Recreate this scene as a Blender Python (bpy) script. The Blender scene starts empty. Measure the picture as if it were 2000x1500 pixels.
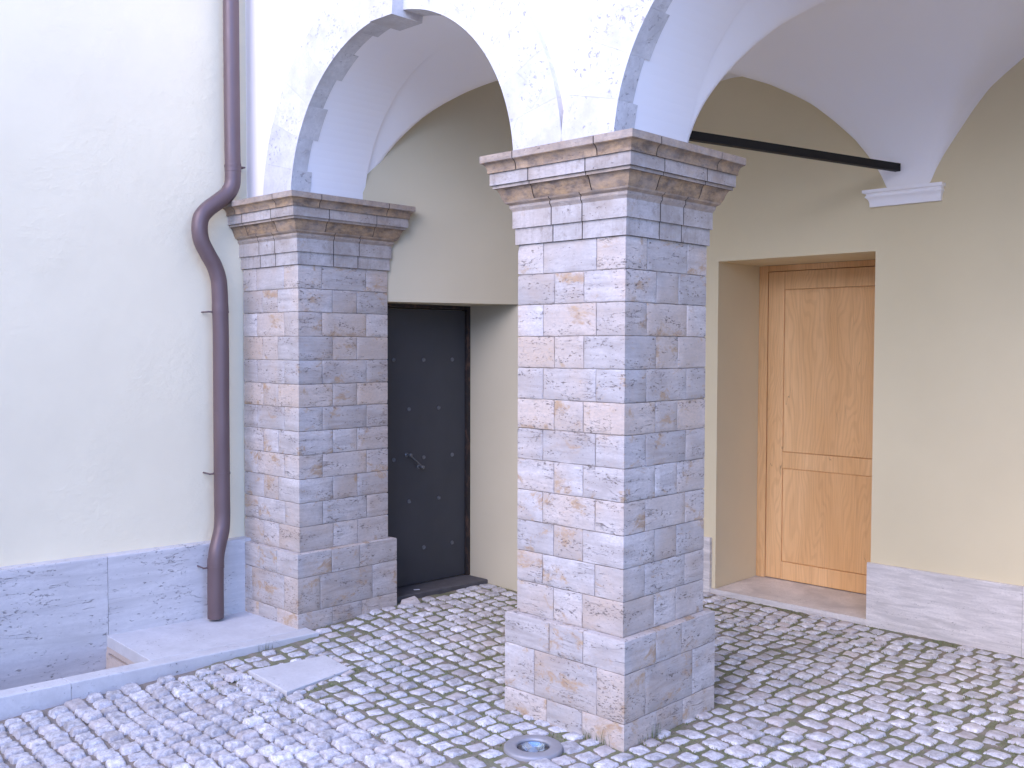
import bpy, math, random
import numpy as np
from mathutils import Vector, Matrix
rnd = random.Random(7)
rng = np.random.default_rng(11)
scene = bpy.context.scene
col = scene.collection

# ------------------------------------------------------------------ mesh collector
class MB:
    def __init__(self):
        self.v = []; self.f = []; self.c = []; self.n = 0
    def add(self, verts, faces, tint=(0.5, 0.0, 0.5)):
        o = self.n
        self.v.extend([tuple(p) for p in verts]); self.n += len(verts)
        for q in faces:
            self.f.append(tuple(i + o for i in q)); self.c.append(tint)
    def quad(self, a, b, c, d, tint=(0.5, 0.0, 0.5)):
        self.add([a, b, c, d], [(0, 1, 2, 3)], tint)
    def box(self, x0, y0, z0, x1, y1, z1, tint=(0.5, 0.0, 0.5)):
        self.prism([(x0, y0), (x1, y0), (x1, y1), (x0, y1)], z0, z1, tint)
    def prism(self, poly, z0, z1, tint=(0.5, 0.0, 0.5)):
        n = len(poly)
        v = [(x, y, z0) for x, y in poly] + [(x, y, z1) for x, y in poly]
        f = [tuple(range(n))[::-1], tuple(range(n, 2 * n))]
        for i in range(n):
            j = (i + 1) % n
            f.append((i, j, n + j, n + i))
        self.add(v, f, tint)
    def bevel_prism(self, poly, z0, z1, b=0.004, tint=(0.5, 0.0, 0.5)):
        # convex ccw polygon, top edge chamfered in two steps
        n = len(poly)
        c = (sum(p[0] for p in poly) / n, sum(p[1] for p in poly) / n)
        def inset(d):
            out = []
            for i in range(n):
                p0 = Vector(poly[i - 1]); p1 = Vector(poly[i]); p2 = Vector(poly[(i + 1) % n])
                e1 = (p1 - p0).normalized(); e2 = (p2 - p1).normalized()
                n1 = Vector((-e1.y, e1.x)); n2 = Vector((-e2.y, e2.x))
                m = n1 + n2
                out.append(tuple(p1 + m * (d / max(0.3, m.dot(n1)))))
            return out
        rings = [(0, z0), (0, z1 - b), (b * 0.35, z1 - b * 0.35), (b, z1)]
        v = []
        for d, z in rings:
            v += [(x, y, z) for x, y in inset(d)]
        f = [tuple(range(n))[::-1]]
        for k in range(3):
            for i in range(n):
                j = (i + 1) % n
                f.append((k * n + i, k * n + j, (k + 1) * n + j, (k + 1) * n + i))
        f.append(tuple(range(3 * n, 4 * n)))
        self.add(v, f, tint)
    def tube(self, pts, rad, seg=12, cap=True, tint=(0.5, 0.0, 0.5)):
        P = [Vector(p) for p in pts]; n = len(P)
        rads = rad if isinstance(rad, (list, tuple)) else [rad] * n
        T = []
        for i in range(n):
            a = P[max(0, i - 1)]; b = P[min(n - 1, i + 1)]
            T.append((b - a).normalized())
        up = Vector((0, 0, 1)) if abs(T[0].z) < 0.9 else Vector((1, 0, 0))
        N = T[0].cross(up).normalized()
        v = []
        for i in range(n):
            N = (N - T[i] * N.dot(T[i])).normalized(); B = T[i].cross(N)
            for k in range(seg):
                a = 2 * math.pi * k / seg
                v.append(P[i] + (N * math.cos(a) + B * math.sin(a)) * rads[i])
        f = []
        for i in range(n - 1):
            for k in range(seg):
                l = (k + 1) % seg
                f.append((i * seg + k, i * seg + l, (i + 1) * seg + l, (i + 1) * seg + k))
        if cap:
            f.append(tuple(range(seg))[::-1]); f.append(tuple(range((n - 1) * seg, n * seg)))
        self.add(v, f, tint)
    def lathe(self, prof, center, axis=(0, 0, 1), seg=40, tint=(0.5, 0.0, 0.5), closed=False):
        A = Vector(axis).normalized()
        X = A.orthogonal().normalized(); Y = A.cross(X); c = Vector(center)
        v = []
        for r, h in prof:
            for k in range(seg):
                a = 2 * math.pi * k / seg
                v.append(c + A * h + (X * math.cos(a) + Y * math.sin(a)) * r)
        f = []
        m = len(prof)
        for i in range(m if closed else m - 1):
            i2 = (i + 1) % m
            for k in range(seg):
                l = (k + 1) % seg
                f.append((i * seg + k, i * seg + l, i2 * seg + l, i2 * seg + k))
        self.add(v, f, tint)
    def build(self, name, mat, parent=None, smooth=False, autos=None, loc=None):
        me = bpy.data.meshes.new(name)
        me.from_pydata([tuple(p) for p in self.v], [], self.f)
        me.update()
        ca = me.color_attributes.new('tint', 'FLOAT_COLOR', 'CORNER')
        tot = np.zeros(me.loops.__len__(), dtype=np.int32)
        cnt = np.array([len(q) for q in self.f]); cc = np.array(self.c, dtype=np.float32)
        arr = np.ones((len(me.loops), 4), dtype=np.float32)
        arr[:, :3] = np.repeat(cc, cnt, axis=0)
        ca.data.foreach_set('color', arr.ravel())
        o = bpy.data.objects.new(name, me); col.objects.link(o)
        if mat: me.materials.append(mat)
        if parent: o.parent = parent
        if loc: o.location = loc
        if smooth:
            me.polygons.foreach_set('use_smooth', [True] * len(me.polygons))
            if autos is not None:
                me.set_sharp_from_angle(angle=math.radians(autos))
        return o

def thing(name, label, cat, loc=(0, 0, 0), group=None):
    o = bpy.data.objects.new(name, None); col.objects.link(o); o.location = loc
    o.empty_display_size = 0.1
    o['label'] = label; o['category'] = cat
    if group: o['group'] = group
    return o
def tag(o, label=None, cat=None, group=None, kind=None):
    if label: o['label'] = label
    if cat: o['category'] = cat
    if group: o['group'] = group
    if kind: o['kind'] = kind
    return o

# ------------------------------------------------------------------ node helpers
class NT:
    def __init__(self, name):
        self.m = bpy.data.materials.new(name); self.m.use_nodes = True
        self.t = self.m.node_tree; self.t.nodes.clear()
        self.out = self.t.nodes.new('ShaderNodeOutputMaterial')
        self.p = self.t.nodes.new('ShaderNodeBsdfPrincipled')
        self.t.links.new(self.p.outputs[0], self.out.inputs[0])
    def new(self, ty): return self.t.nodes.new(ty)
    def link(self, a, b): self.t.links.new(a, b)
    def set(self, sock, val):
        if hasattr(val, 'is_linked') or isinstance(val, bpy.types.NodeSocket): self.link(val, sock)
        else:
            if sock.type == 'RGBA' and len(val) == 3: val = (*val, 1)
            sock.default_value = val
    def co(self):
        return self.new('ShaderNodeTexCoord').outputs['Object']
    def attr(self, name='tint'):
        a = self.new('ShaderNodeAttribute'); a.attribute_name = name
        s = self.new('ShaderNodeSeparateColor'); self.link(a.outputs['Color'], s.inputs[0])
        return s.outputs[0], s.outputs[1], s.outputs[2]
    def map(self, v, scale=(1, 1, 1), loc=(0, 0, 0), rot=(0, 0, 0)):
        n = self.new('ShaderNodeMapping'); self.set(n.inputs['Vector'], v)
        n.inputs['Scale'].default_value = scale; n.inputs['Location'].default_value = loc
        n.inputs['Rotation'].default_value = rot
        return n.outputs[0]
    def vadd(self, a, b):
        n = self.new('ShaderNodeVectorMath'); n.operation = 'ADD'; self.set(n.inputs[0], a); self.set(n.inputs[1], b); return n.outputs[0]
    def vscale(self, a, s):
        n = self.new('ShaderNodeVectorMath'); n.operation = 'SCALE'; self.set(n.inputs[0], a); self.set(n.inputs[3], s); return n.outputs[0]
    def comb(self, x, y, z):
        n = self.new('ShaderNodeCombineXYZ')
        for i, q in enumerate((x, y, z)): self.set(n.inputs[i], q)
        return n.outputs[0]
    def sep(self, v):
        n = self.new('ShaderNodeSeparateXYZ'); self.set(n.inputs[0], v); return n.outputs
    def noise(self, v, scale=5, detail=4, rough=0.55, dist=0.0, color=False):
        n = self.new('ShaderNodeTexNoise'); self.set(n.inputs['Vector'], v)
        n.inputs['Scale'].default_value = scale; n.inputs['Detail'].default_value = detail
        n.inputs['Roughness'].default_value = rough; n.inputs['Distortion'].default_value = dist
        return n.outputs['Color' if color else 'Fac']
    def voro(self, v, scale=5, feature='F1', out='Distance', rand=1.0):
        n = self.new('ShaderNodeTexVoronoi'); n.feature = feature; self.set(n.inputs['Vector'], v)
        n.inputs['Scale'].default_value = scale; n.inputs['Randomness'].default_value = rand
        return n.outputs[out]
    def math(self, op, a, b=0.0, c=0.0, clamp=False):
        n = self.new('ShaderNodeMath'); n.operation = op; n.use_clamp = clamp
        self.set(n.inputs[0], a); self.set(n.inputs[1], b)
        if len(n.inputs) > 2: self.set(n.inputs[2], c)
        return n.outputs[0]
    def rng(self, v, a, b, c=0.0, d=1.0, smooth=False):
        n = self.new('ShaderNodeMapRange'); self.set(n.inputs[0], v)
        if smooth: n.interpolation_type = 'SMOOTHSTEP'
        for i, q in enumerate((a, b, c, d)): n.inputs[1 + i].default_value = q
        return n.outputs[0]
    def ramp(self, v, stops):
        n = self.new('ShaderNodeValToRGB'); self.set(n.inputs[0], v)
        e = n.color_ramp.elements
        while len(e) > 1: e.remove(e[-1])
        e[0].position = stops[0][0]; e[0].color = (*stops[0][1], 1)
        for p, c in stops[1:]:
            k = e.new(p); k.color = (*c, 1)
        return n.outputs[0]
    def mix(self, f, a, b, mode='MIX'):
        n = self.new('ShaderNodeMix'); n.data_type = 'RGBA'; n.blend_type = mode
        self.set(n.inputs[0], f); self.set(n.inputs[6], a); self.set(n.inputs[7], b)
        return n.outputs[2]
    def bump(self, h, strength=0.3, dist=0.01, normal=None):
        n = self.new('ShaderNodeBump'); n.inputs['Strength'].default_value = strength
        n.inputs['Distance'].default_value = dist; self.set(n.inputs['Height'], h)
        if normal: self.link(normal, n.inputs['Normal'])
        return n.outputs[0]
    def fin(self, color, rough=0.8, normal=None, metal=0.0, spec=None):
        self.set(self.p.inputs['Base Color'], color); self.set(self.p.inputs['Roughness'], rough)
        self.set(self.p.inputs['Metallic'], metal)
        if spec is not None: self.p.inputs['Specular IOR Level'].default_value = spec
        if normal: self.link(normal, self.p.inputs['Normal'])
        return self.m

def travertine(name, base=(0.50, 0.475, 0.45), dark=(0.34, 0.32, 0.30), warm=(0.50, 0.37, 0.25), stain=0.5, pits=1.0,
               strata=0.5, veins=0.3, scale=1.0, flat=False, seedmul=31.0, rough=0.7, brown=False, pitcol=(0.13, 0.105, 0.085), bumps=1.0):
    t = NT(name); co = t.co(); r, g, b = t.attr()
    off = t.math('MULTIPLY', b, seedmul)
    v = t.vadd(co, t.comb(off, t.math('MULTIPLY', off, 0.7), t.math('MULTIPLY', off, 1.3)))
    v = t.vscale(v, scale)
    zs = (1, 1, 1) if flat else (1, 1, 6)
    st = t.noise(t.map(v, (3.2, 3.2, 3.2 * (1.6 if flat else 9))), 1.0, 7, 0.62, 0.6)
    cl = t.noise(v, 7.0, 5, 0.6, 0.3)
    fac = t.math('ADD', t.math('MULTIPLY', st, strata), t.math('MULTIPLY', cl, 1 - strata))
    c = t.mix(t.rng(fac, 0.36, 0.62, 0, 1), dark, base)
    c = t.mix(t.rng(t.noise(v, 2.3, 4, 0.6, 0.5), 0.46, 0.72, 0, 0.5 * stain + 0.1), c, warm)
    # per block brightness and warmth
    br = t.rng(r, 0, 1, 0.78, 1.16)
    hsv = t.mix(1.0, c, t.comb(br, br, br), 'MULTIPLY')
    c = t.mix(t.math('MULTIPLY', g, 0.8), hsv, t.mix(cl, warm, (0.60, 0.50, 0.40)))
    # orange / rust stains in patches
    on = t.noise(t.map(v, (5.0, 5.0, 8)), 1.0, 8, 0.72, 0.4)
    om = t.rng(on, 0.54, 0.655, 0, 1, True)
    oc = t.mix(t.noise(v, 30, 2), (0.33, 0.19, 0.11), (0.56, 0.41, 0.23))
    c = t.mix(t.math('MULTIPLY', om, min(1.0, stain * 1.0)), c, oc)
    gr = t.rng(t.noise(t.map(v, (55, 55, 55 * (1 if flat else 2.2))), 1.0, 6, 0.78), 0.42, 0.66, 0, 0.55)
    c = t.mix(gr, c, dark)
    if brown:
        # soot and rust colour gathered on the undercut mouldings (blue-free grime painted by patches)
        gm = t.rng(t.noise(t.map(v, (9, 9, 26)), 1.0, 6, 0.65), 0.25, 0.55, 0.6, 1)
        c = t.mix(t.math('MULTIPLY', g, gm), c, t.mix(t.rng(t.noise(t.map(v, (14, 14, 30)), 1.0, 6, 0.7), .36, .64), (0.085, 0.055, 0.035), (0.44, 0.28, 0.13)))
        stv = t.rng(t.noise(t.map(v, (60, 60, 5)), 1.0, 4, 0.6), 0.52, 0.74, 0, 0.32)
        c = t.mix(stv, c, (0.26, 0.215, 0.18))
        sp = t.rng(t.noise(v, 22, 6, 0.75), 0.52, 0.66, 0, 0.5)
        c = t.mix(sp, c, (0.20, 0.165, 0.14))
    # pits, stretched along the bedding
    k = 1.0 if flat else 2.6
    pn = t.noise(t.map(v, (52, 52, 52 * k)), 1.0, 4, 0.7, 0.5)
    zone = t.rng(t.noise(t.map(v, (4, 4, 4 * k * 1.6)), 1.0, 3, 0.6), 0.44, 0.62, 0.0, 0.09)
    pm = t.rng(t.math('ADD', pn, zone), 0.69 - 0.015 * pits, 0.75 - 0.015 * pits, 0, 1)
    # long thin bedding cracks
    wn = t.noise(t.map(v, (3.0, 3.0, 3.0 * (1.0 if flat else 6.5))), 1.0, 5, 0.55, 0.9)
    ln = t.math('ABSOLUTE', t.math('SUBTRACT', wn, 0.52))
    lm = t.math('MULTIPLY', t.rng(ln, 0.0, 0.006, 1, 0), t.rng(t.noise(v, 6.0, 3), 0.5, 0.62, 0, 1))
    lm = t.math('MULTIPLY', lm, veins, clamp=True)
    hole = t.math('MAXIMUM', pm, lm)
    c = t.mix(t.math('MULTIPLY', hole, 0.82), c, pitcol)
    fine = t.noise(v, 160, 3, 0.6)
    h = t.math('SUBTRACT', t.math('MULTIPLY', t.math('ADD', t.math('MULTIPLY', fine, 0.10), t.math('MULTIPLY', cl, 0.35)), 1.0), hole)
    return t.fin(c, rough, t.bump(h, 0.55 * bumps, 0.004), spec=0.35)

def plaster(name, color, amount=0.15, scale=60, var=0.05, rough=0.9, brush=False):
    t = NT(name); co = t.co()
    cl = t.noise(co, 1.3, 4, 0.6)
    c = t.mix(t.rng(cl, 0.3, 0.7, 0, 1), tuple(q * (1 - var) for q in color), tuple(min(0.95, q * (1 + var)) for q in color))
    v = t.map(co, (1, 1, 1.4), rot=(0.5, 0.0, 0)) if brush else co
    h1 = t.noise(v, scale, 5, 0.6, 0.6)
    h2 = t.noise(v, scale * 0.3, 3, 0.5, 0.3)
    h = t.math('ADD', t.math('MULTIPLY', h1, 0.5), h2)
    if brush:
        h = t.math('MULTIPLY', h, t.rng(t.noise(co, 2.2, 3), 0.4, 0.62, 0.25, 1.3))
    return t.fin(c, rough, t.bump(h, amount, 0.006), spec=0.3)

# ------------------------------------------------------------------ materials
M_TRAV = travertine('travertine_blocks', base=(0.57, 0.535, 0.50), dark=(0.37, 0.335, 0.305), warm=(0.55, 0.40, 0.27), stain=1.0, pits=3.0, strata=0.6, veins=1.6)
M_CAP = travertine('travertine_moulding', base=(0.54, 0.51, 0.48), dark=(0.36, 0.32, 0.28), warm=(0.42, 0.29, 0.18), stain=0.35, pits=0.0, strata=0.2, veins=0.0, brown=True)
M_RING = travertine('travertine_arch', base=(0.72, 0.705, 0.68), dark=(0.50, 0.485, 0.465), warm=(0.62, 0.55, 0.48), stain=0.15, pits=1.6, strata=0.4, veins=0.5, flat=True, pitcol=(0.34, 0.31, 0.30))
M_SLAB = travertine('travertine_cladding', base=(0.64, 0.61, 0.575), dark=(0.50, 0.475, 0.45), warm=(0.52, 0.48, 0.44), stain=0.0, pits=2.0, strata=0.8, veins=1.8, scale=0.62, seedmul=3.0, pitcol=(0.20, 0.185, 0.17))
M_SKIRT = travertine('travertine_skirting', base=(0.74, 0.68, 0.60), dark=(0.50, 0.455, 0.40), warm=(0.58, 0.54, 0.50), stain=0.0, pits=-0.6, strata=0.95, veins=0.15, scale=1.3, seedmul=3.0)
M_TOP = travertine('travertine_paving', base=(0.60, 0.59, 0.575), dark=(0.50, 0.49, 0.475), warm=(0.55, 0.50, 0.46), stain=0.05, pits=-1.5, strata=0.3, veins=0.35, flat=True)
M_WARMSLAB = travertine('travertine_cream', base=(0.58, 0.50, 0.43), dark=(0.48, 0.40, 0.33), warm=(0.55, 0.42, 0.31), stain=0.0, pits=0.2, strata=0.6, veins=0.3)
M_LEFT = plaster('plaster_rough_cream', (0.80, 0.70, 0.48), 0.40, 70, 0.04, brush=True)
M_BEIGE = plaster('plaster_beige', (0.68, 0.58, 0.36), 0.05, 40, 0.035)
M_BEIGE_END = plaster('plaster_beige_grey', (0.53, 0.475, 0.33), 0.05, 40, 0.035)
M_FACADE = plaster('plaster_facade', (0.86, 0.80, 0.74), 0.03, 40, 0.02)
M_WHITE = plaster('plaster_white', (0.93, 0.90, 0.87), 0.02, 30, 0.01)

def mortar():
    t = NT('mortar'); co = t.co()
    return t.fin(t.mix(t.rng(t.noise(co, 14, 4), .35, .65), (0.15, 0.125, 0.105), (0.40, 0.35, 0.30)), 0.95)
M_MORTAR = mortar()


def pipe_mat():
    t = NT('brown_painted_metal'); co = t.co()
    c = t.mix(t.noise(co, 6, 4, 0.6), (0.125, 0.082, 0.077), (0.175, 0.118, 0.11))
    return t.fin(c, t.rng(t.noise(co, 12, 3), 0.3, 0.7, 0.38, 0.55), t.bump(t.noise(co, 90, 2), 0.05, 0.002), metal=0.25, spec=0.5)
M_PIPE = pipe_mat()

def door_metal():
    t = NT('dark_sheet_metal'); co = t.co()
    c = t.mix(t.noise(t.map(co, (3, 3, 1.2)), 1.5, 5, 0.6), (0.034, 0.036, 0.040), (0.050, 0.053, 0.058))
    return t.fin(c, t.rng(t.noise(co, 5, 4), 0.3, 0.7, 0.5, 0.66), t.bump(t.noise(co, 70, 3), 0.05, 0.003), spec=0.4)
M_DOORM = door_metal()
def rusty():
    t = NT('rusty_frame_metal'); co = t.co()
    m = t.rng(t.noise(t.map(co, (30, 30, 14)), 1.0, 6, 0.7), 0.5, 0.66, 0, 1)
    return t.fin(t.mix(m, (0.016, 0.013, 0.013), (0.085, 0.045, 0.03)), 0.75, t.bump(t.noise(co, 120, 3), 0.3, 0.002))
M_RUST = rusty()
def simple(name, c, rough=0.6, metal=0.0, nz=0.1, sc=25):
    t = NT(name); co = t.co()
    a = tuple(q * (1 - nz) for q in c); b = tuple(q * (1 + nz) for q in c)
    return t.fin(t.mix(t.noise(co, sc, 4), a, b), rough, metal=metal)
M_STUD = simple('worn_steel', (0.16, 0.17, 0.18), 0.5, 0.6, 0.3, 80)
M_IRON = simple('black_iron', (0.012, 0.011, 0.010), 0.7, 0.3, 0.3, 40)
M_STEPD = simple('dark_stone', (0.085, 0.08, 0.08), 0.85, 0, 0.35, 18)
M_GRIME = simple('sooty_mortar', (0.075, 0.06, 0.05), 0.95, 0, 0.3, 30)
M_PAPER = simple('paper', (0.7, 0.7, 0.7), 0.9)
M_BEZEL = simple('cast_bezel', (0.34, 0.33, 0.33), 0.55, 0.35, 0.12, 30)

def wood(name, seed):
    t = NT(name); co = t.co(); r, g, b = t.attr()
    v = t.vadd(co, t.comb(t.math('MULTIPLY', b, 9.0), 0.0, t.math('MULTIPLY', b, 5.0)))
    big = t.noise(t.map(v, (2.6, 2.6, 0.55)), 1.0, 3, 0.5, 0.5)
    x = t.sep(v)[0]
    fld = t.math('ADD', t.math('MULTIPLY', x, 9.0), t.math('MULTIPLY', big, 6.0))
    lines = t.math('SINE', t.math('MULTIPLY', fld, 26.0))
    lm = t.rng(lines, -0.2, 1.0, 0, 1, True)
    fib = t.noise(t.map(v, (120, 120, 4)), 1.0, 3, 0.6)
    tone = t.noise(t.map(v, (5, 5, 0.9)), 1.0, 3, 0.5)
    c = t.mix(t.rng(tone, 0.3, 0.7), (0.72, 0.41, 0.165), (0.84, 0.52, 0.235))
    c = t.mix(t.math('MULTIPLY', lm, 0.17), c, (0.42, 0.20, 0.075))
    c = t.mix(t.rng(fib, 0.45, 0.75, 0, 0.25), c, (0.38, 0.18, 0.065))
    # few dark shakes between boards
    cr = t.noise(t.map(v, (14, 14, 1.3)), 1.0, 2, 0.4)
    ck = t.math('MULTIPLY', t.rng(t.math('ABSOLUTE', t.math('SUBTRACT', cr, 0.5)), 0, 0.004, 1, 0), t.rng(t.noise(v, 3.5, 2), 0.55, 0.62, 0, 1))
    c = t.mix(t.math('MULTIPLY', ck, 0.6), c, (0.10, 0.05, 0.025))
    return t.fin(c, 0.62, t.bump(t.math('ADD', fib, t.math('MULTIPLY', lm, -0.8)), 0.22, 0.002), spec=0.35)
M_WOOD = wood('oak_wood', 0)
M_WOODD = simple('oak_groove', (0.20, 0.095, 0.04), 0.8, 0, 0.15, 30)

def cobble():
    t = NT('cobble_stone'); co = t.co(); r, g, b = t.attr()
    off = t.math('MULTIPLY', b, 19.0)
    v = t.vadd(co, t.comb(off, off, off))
    n1 = t.noise(v, 26, 6, 0.7, 0.5); n2 = t.noise(v, 140, 4, 0.65)
    c = t.mix(t.rng(n1, 0.34, 0.62), (0.36, 0.34, 0.33), (0.72, 0.70, 0.68))
    c = t.mix(t.rng(n2, 0.48, 0.68, 0, 0.5), c, (0.28, 0.265, 0.26))
    c = t.mix(t.math('MULTIPLY', g, 0.65), c, t.mix(n1, (0.38, 0.31, 0.27), (0.62, 0.54, 0.48)))
    br = t.rng(r, 0, 1, 0.68, 1.20)
    c = t.mix(1.0, c, t.comb(br, br, br), 'MULTIPLY')
    # streaky grain of split stone
    sg = t.noise(t.map(v, (22, 90, 60), rot=(0, 0, 0.4)), 1.0, 4, 0.6, 0.5)
    c = t.mix(t.rng(sg, 0.52, 0.7, 0, 0.35), c, (0.30, 0.285, 0.285))
    h = t.math('ADD', t.math('ADD', t.math('MULTIPLY', n1, 1.2), t.math('MULTIPLY', n2, 0.35)), t.math('MULTIPLY', sg, 0.5))
    return t.fin(c, t.rng(n2, 0.3, 0.7, 0.5, 0.75), t.bump(h, 0.8, 0.005), spec=0.4)
M_COB = cobble()
def joint():
    t = NT('joint_earth'); co = t.co()
    n = t.noise(co, 22, 5, 0.7, 0.6); f = t.noise(co, 190, 3, 0.7)
    y = t.sep(co)
    zone = t.math('MULTIPLY', t.rng(t.math('ADD', y[1], t.math('MULTIPLY', t.math('SUBTRACT', n, 0.5), 0.5)), -0.75, -0.45, 0, 1), 1.0)
    soil = t.mix(f, (0.15, 0.12, 0.095), (0.44, 0.37, 0.30))
    moss = t.mix(f, (0.10, 0.105, 0.055), (0.32, 0.32, 0.18))
    pale = t.mix(t.rng(t.noise(co, 9, 4), 0.45, 0.65), soil, (0.30, 0.26, 0.23))
    green = t.math('MULTIPLY', t.rng(t.noise(co, 9, 5, 0.65), 0.38, 0.54, 0.10, 0.95), t.rng(zone, 0, 1, 0.12, 1))
    c = t.mix(green, pale, moss)
    return t.fin(c, 0.95, t.bump(t.math('ADD', n, f), 0.9, 0.006), spec=0.15)
M_JOINT = joint()
M_GROUND = simple('far_paving', (0.30, 0.29, 0.28), 0.85, 0, 0.25, 9)
def grassm():
    t = NT('moss_blades'); r, g, b = t.attr()
    c = t.mix(r, (0.09, 0.115, 0.04), (0.27, 0.30, 0.13))
    c = t.mix(t.math('MULTIPLY', g, 0.8), c, (0.25, 0.20, 0.12))
    return t.fin(c, 0.8, spec=0.2)
M_MOSS = grassm()

# ------------------------------------------------------------------ structure numbers
PA = 0.585                     # pillar side
def wallx(y): return -2.85 + 0.117 * y
def skx(y): return -2.775 + 0.117 * y
def gz(x, y):                  # paving height
    s = min(1.0, max(0.0, (-x - 0.9) / 1.25)); s = s * s * (3 - 2 * s)
    h = float(np.interp(y, [-2.2, -1.55, -0.6, 0.0, 0.7, 2.4], [-0.085, -0.055, -0.012, 0.012, 0.042, 0.046]))
    return s * h
def gz_np(x, y):
    s = np.clip((-x - 0.9) / 1.25, 0, 1); s = s * s * (3 - 2 * s)
    h = np.interp(y, [-2.2, -1.55, -0.6, 0.0, 0.7, 2.4], [-0.085, -0.055, -0.012, 0.012, 0.042, 0.046])
    return s * h

# ------------------------------------------------------------------ pillar
def face_grid(mb, P, s0, s1, z0, z1, edge0, edge1, tint, depth=0.0035, topfree=True, jit=0.0011):
    """one dressed block face; P(s,z,o) gives the point o metres proud of the mortar plane"""
    bw = 0.0042
    S = [s0, s0 + bw * 0.35, s0 + bw] + list(np.linspace(s0, s1, max(4, int((s1 - s0) / 0.03)))[1:-1]) + [s1 - bw, s1 - bw * 0.35, s1]
    Zs = [z0, z0 + bw * 0.35, z0 + bw] + list(np.linspace(z0, z1, 5)[1:-1]) + [z1 - bw, z1 - bw * 0.35, z1]
    if edge0: S = [s0] + S[3:]
    if edge1: S = S[:-3] + [s1]
    ns, nz = len(S), len(Zs)
    verts = []
    sag = [rnd.uniform(-1, 1) for _ in range(4)]
    for j, z in enumerate(Zs):
        for i, s in enumerate(S):
            o = 0.0
            di = 9
            if not edge0: di = min(di, i)
            if not edge1: di = min(di, ns - 1 - i)
            dj = min(j, nz - 1 - j)
            d = min(di, dj)
            if d == 0: o = -depth
            elif d == 1: o = -depth * 0.28
            js = rnd.uniform(-jit, jit) if (0 < i < ns - 1) or not (edge0 or edge1) else 0
            jz = rnd.uniform(-jit, jit)
            chip = 0
            if d in (1, 2) and rnd.random() < 0.10: o -= rnd.uniform(0, 0.004)
            if (i == 0 and edge0) or (i == ns - 1 and edge1): js = 0
            verts.append(P(s + js, z + jz, o))
    faces = []
    for j in range(nz - 1):
        for i in range(ns - 1):
            a = j * ns + i
            faces.append((a, a + 1, a + ns + 1, a + ns))
    mb.add(verts, faces, tint)

def sides(w, d):
    # local frame: near front corner at (0,0); body spans x in [-w,0], y in [0,d]
    # each side: start corner = shared corner measured from, P(s,z,o), length; s from 0 at the named corner
    return [
        (lambda s, z, o: (-s, -o, z), w, True),        # front (-Y), s from near corner toward -X
        (lambda s, z, o: (o, s, z), d, False),         # right (+X), s from near corner toward +Y
        (lambda s, z, o: (-s, d + o, z), w, False),    # back
        (lambda s, z, o: (-w - o, s, z), d, True),     # left
    ]
TINTS = {}
def btint(k):
    if k not in TINTS:
        TINTS[k] = (rnd.uniform(0.25, 0.95), rnd.choice([0, 0.1, 0.3, 0.5, 0.8]) * rnd.random(), rnd.random())
    return TINTS[k]

def add_blocks(mb, w, d, exp, zs, rows, jref, gap=0.0024, key='s'):
    """courses of dressed blocks on the four sides. exp = how far this tier stands out"""
    for ci in range(len(zs) - 1):
        z0, z1 = zs[ci] + gap / 2, zs[ci + 1] - gap / 2
        for si, (P, L, flip) in enumerate(sides(w, d)):
            js = [-exp] + [j * L / PA for j in rows[ci]] + [L + exp]
            for k in range(len(js) - 1):
                a, b = js[k], js[k + 1]
                e0, e1 = k == 0, k == len(js) - 2
                if not e0: a += gap / 2
                if not e1: b -= gap / 2
                tn = btint((key, ci, k))
                def PP(s, z, o, P=P, exp=exp, L=L, e0=e0, e1=e1, a=a, b=b):
                    # corners mitre
                    if e0 and s <= a + 1e-6: s = s - o
                    if e1 and s >= b - 1e-6: s = s + o
                    return P(s, z, exp + o)
                pts_before = mb.n
                face_grid(mb, PP, a, b, z0, z1, e0, e1, (tn[0] + rnd.uniform(-.05, .05), tn[1], tn[2]))
                if flip is False:
                    # keep face winding outward
                    pass

CAPP = [(.0095, 2.047), (.0095, 2.122), (.018, 2.1175), (.018, 2.19), (.0215, 2.198), (.0265, 2.203), (.0275, 2.207), (.0275, 2.217), (.033, 2.222), (.041, 2.226), (.0445, 2.233),
        (.052, 2.248), (.060, 2.272), (.066, 2.284), (.074, 2.291), (.080, 2.2885), (.080, 2.3065), (.089, 2.3025), (.089, 2.358), (.0960, 2.3545), (.0965, 2.366), (.099, 2.378), (.104, 2.388), (.111, 2.394), (.118, 2.397), (.1165, 2.402), (.12, 2.3995), (.12, 2.4295)]
BANDS = [(0, 1, (.215, .375), 0.0), (1, 3, (.21, .378), 0.05), (3, 6, (.21, .378), 0.35), (6, 7, (.21, .378), 0.4), (7, 10, (.205, .372), 0.7), (10, 15, (.138, .45), 1.0), (15, 16, (.14, .448), 0.45),
         (16, 18, (.137, .447), 0.13), (18, 19, (.137, .447), 0.6), (19, 25, (.07, .51), 1.0), (25, 27, (.07, .51), 0.55)]
BT = [rnd.random() for _ in range(60)]
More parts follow.
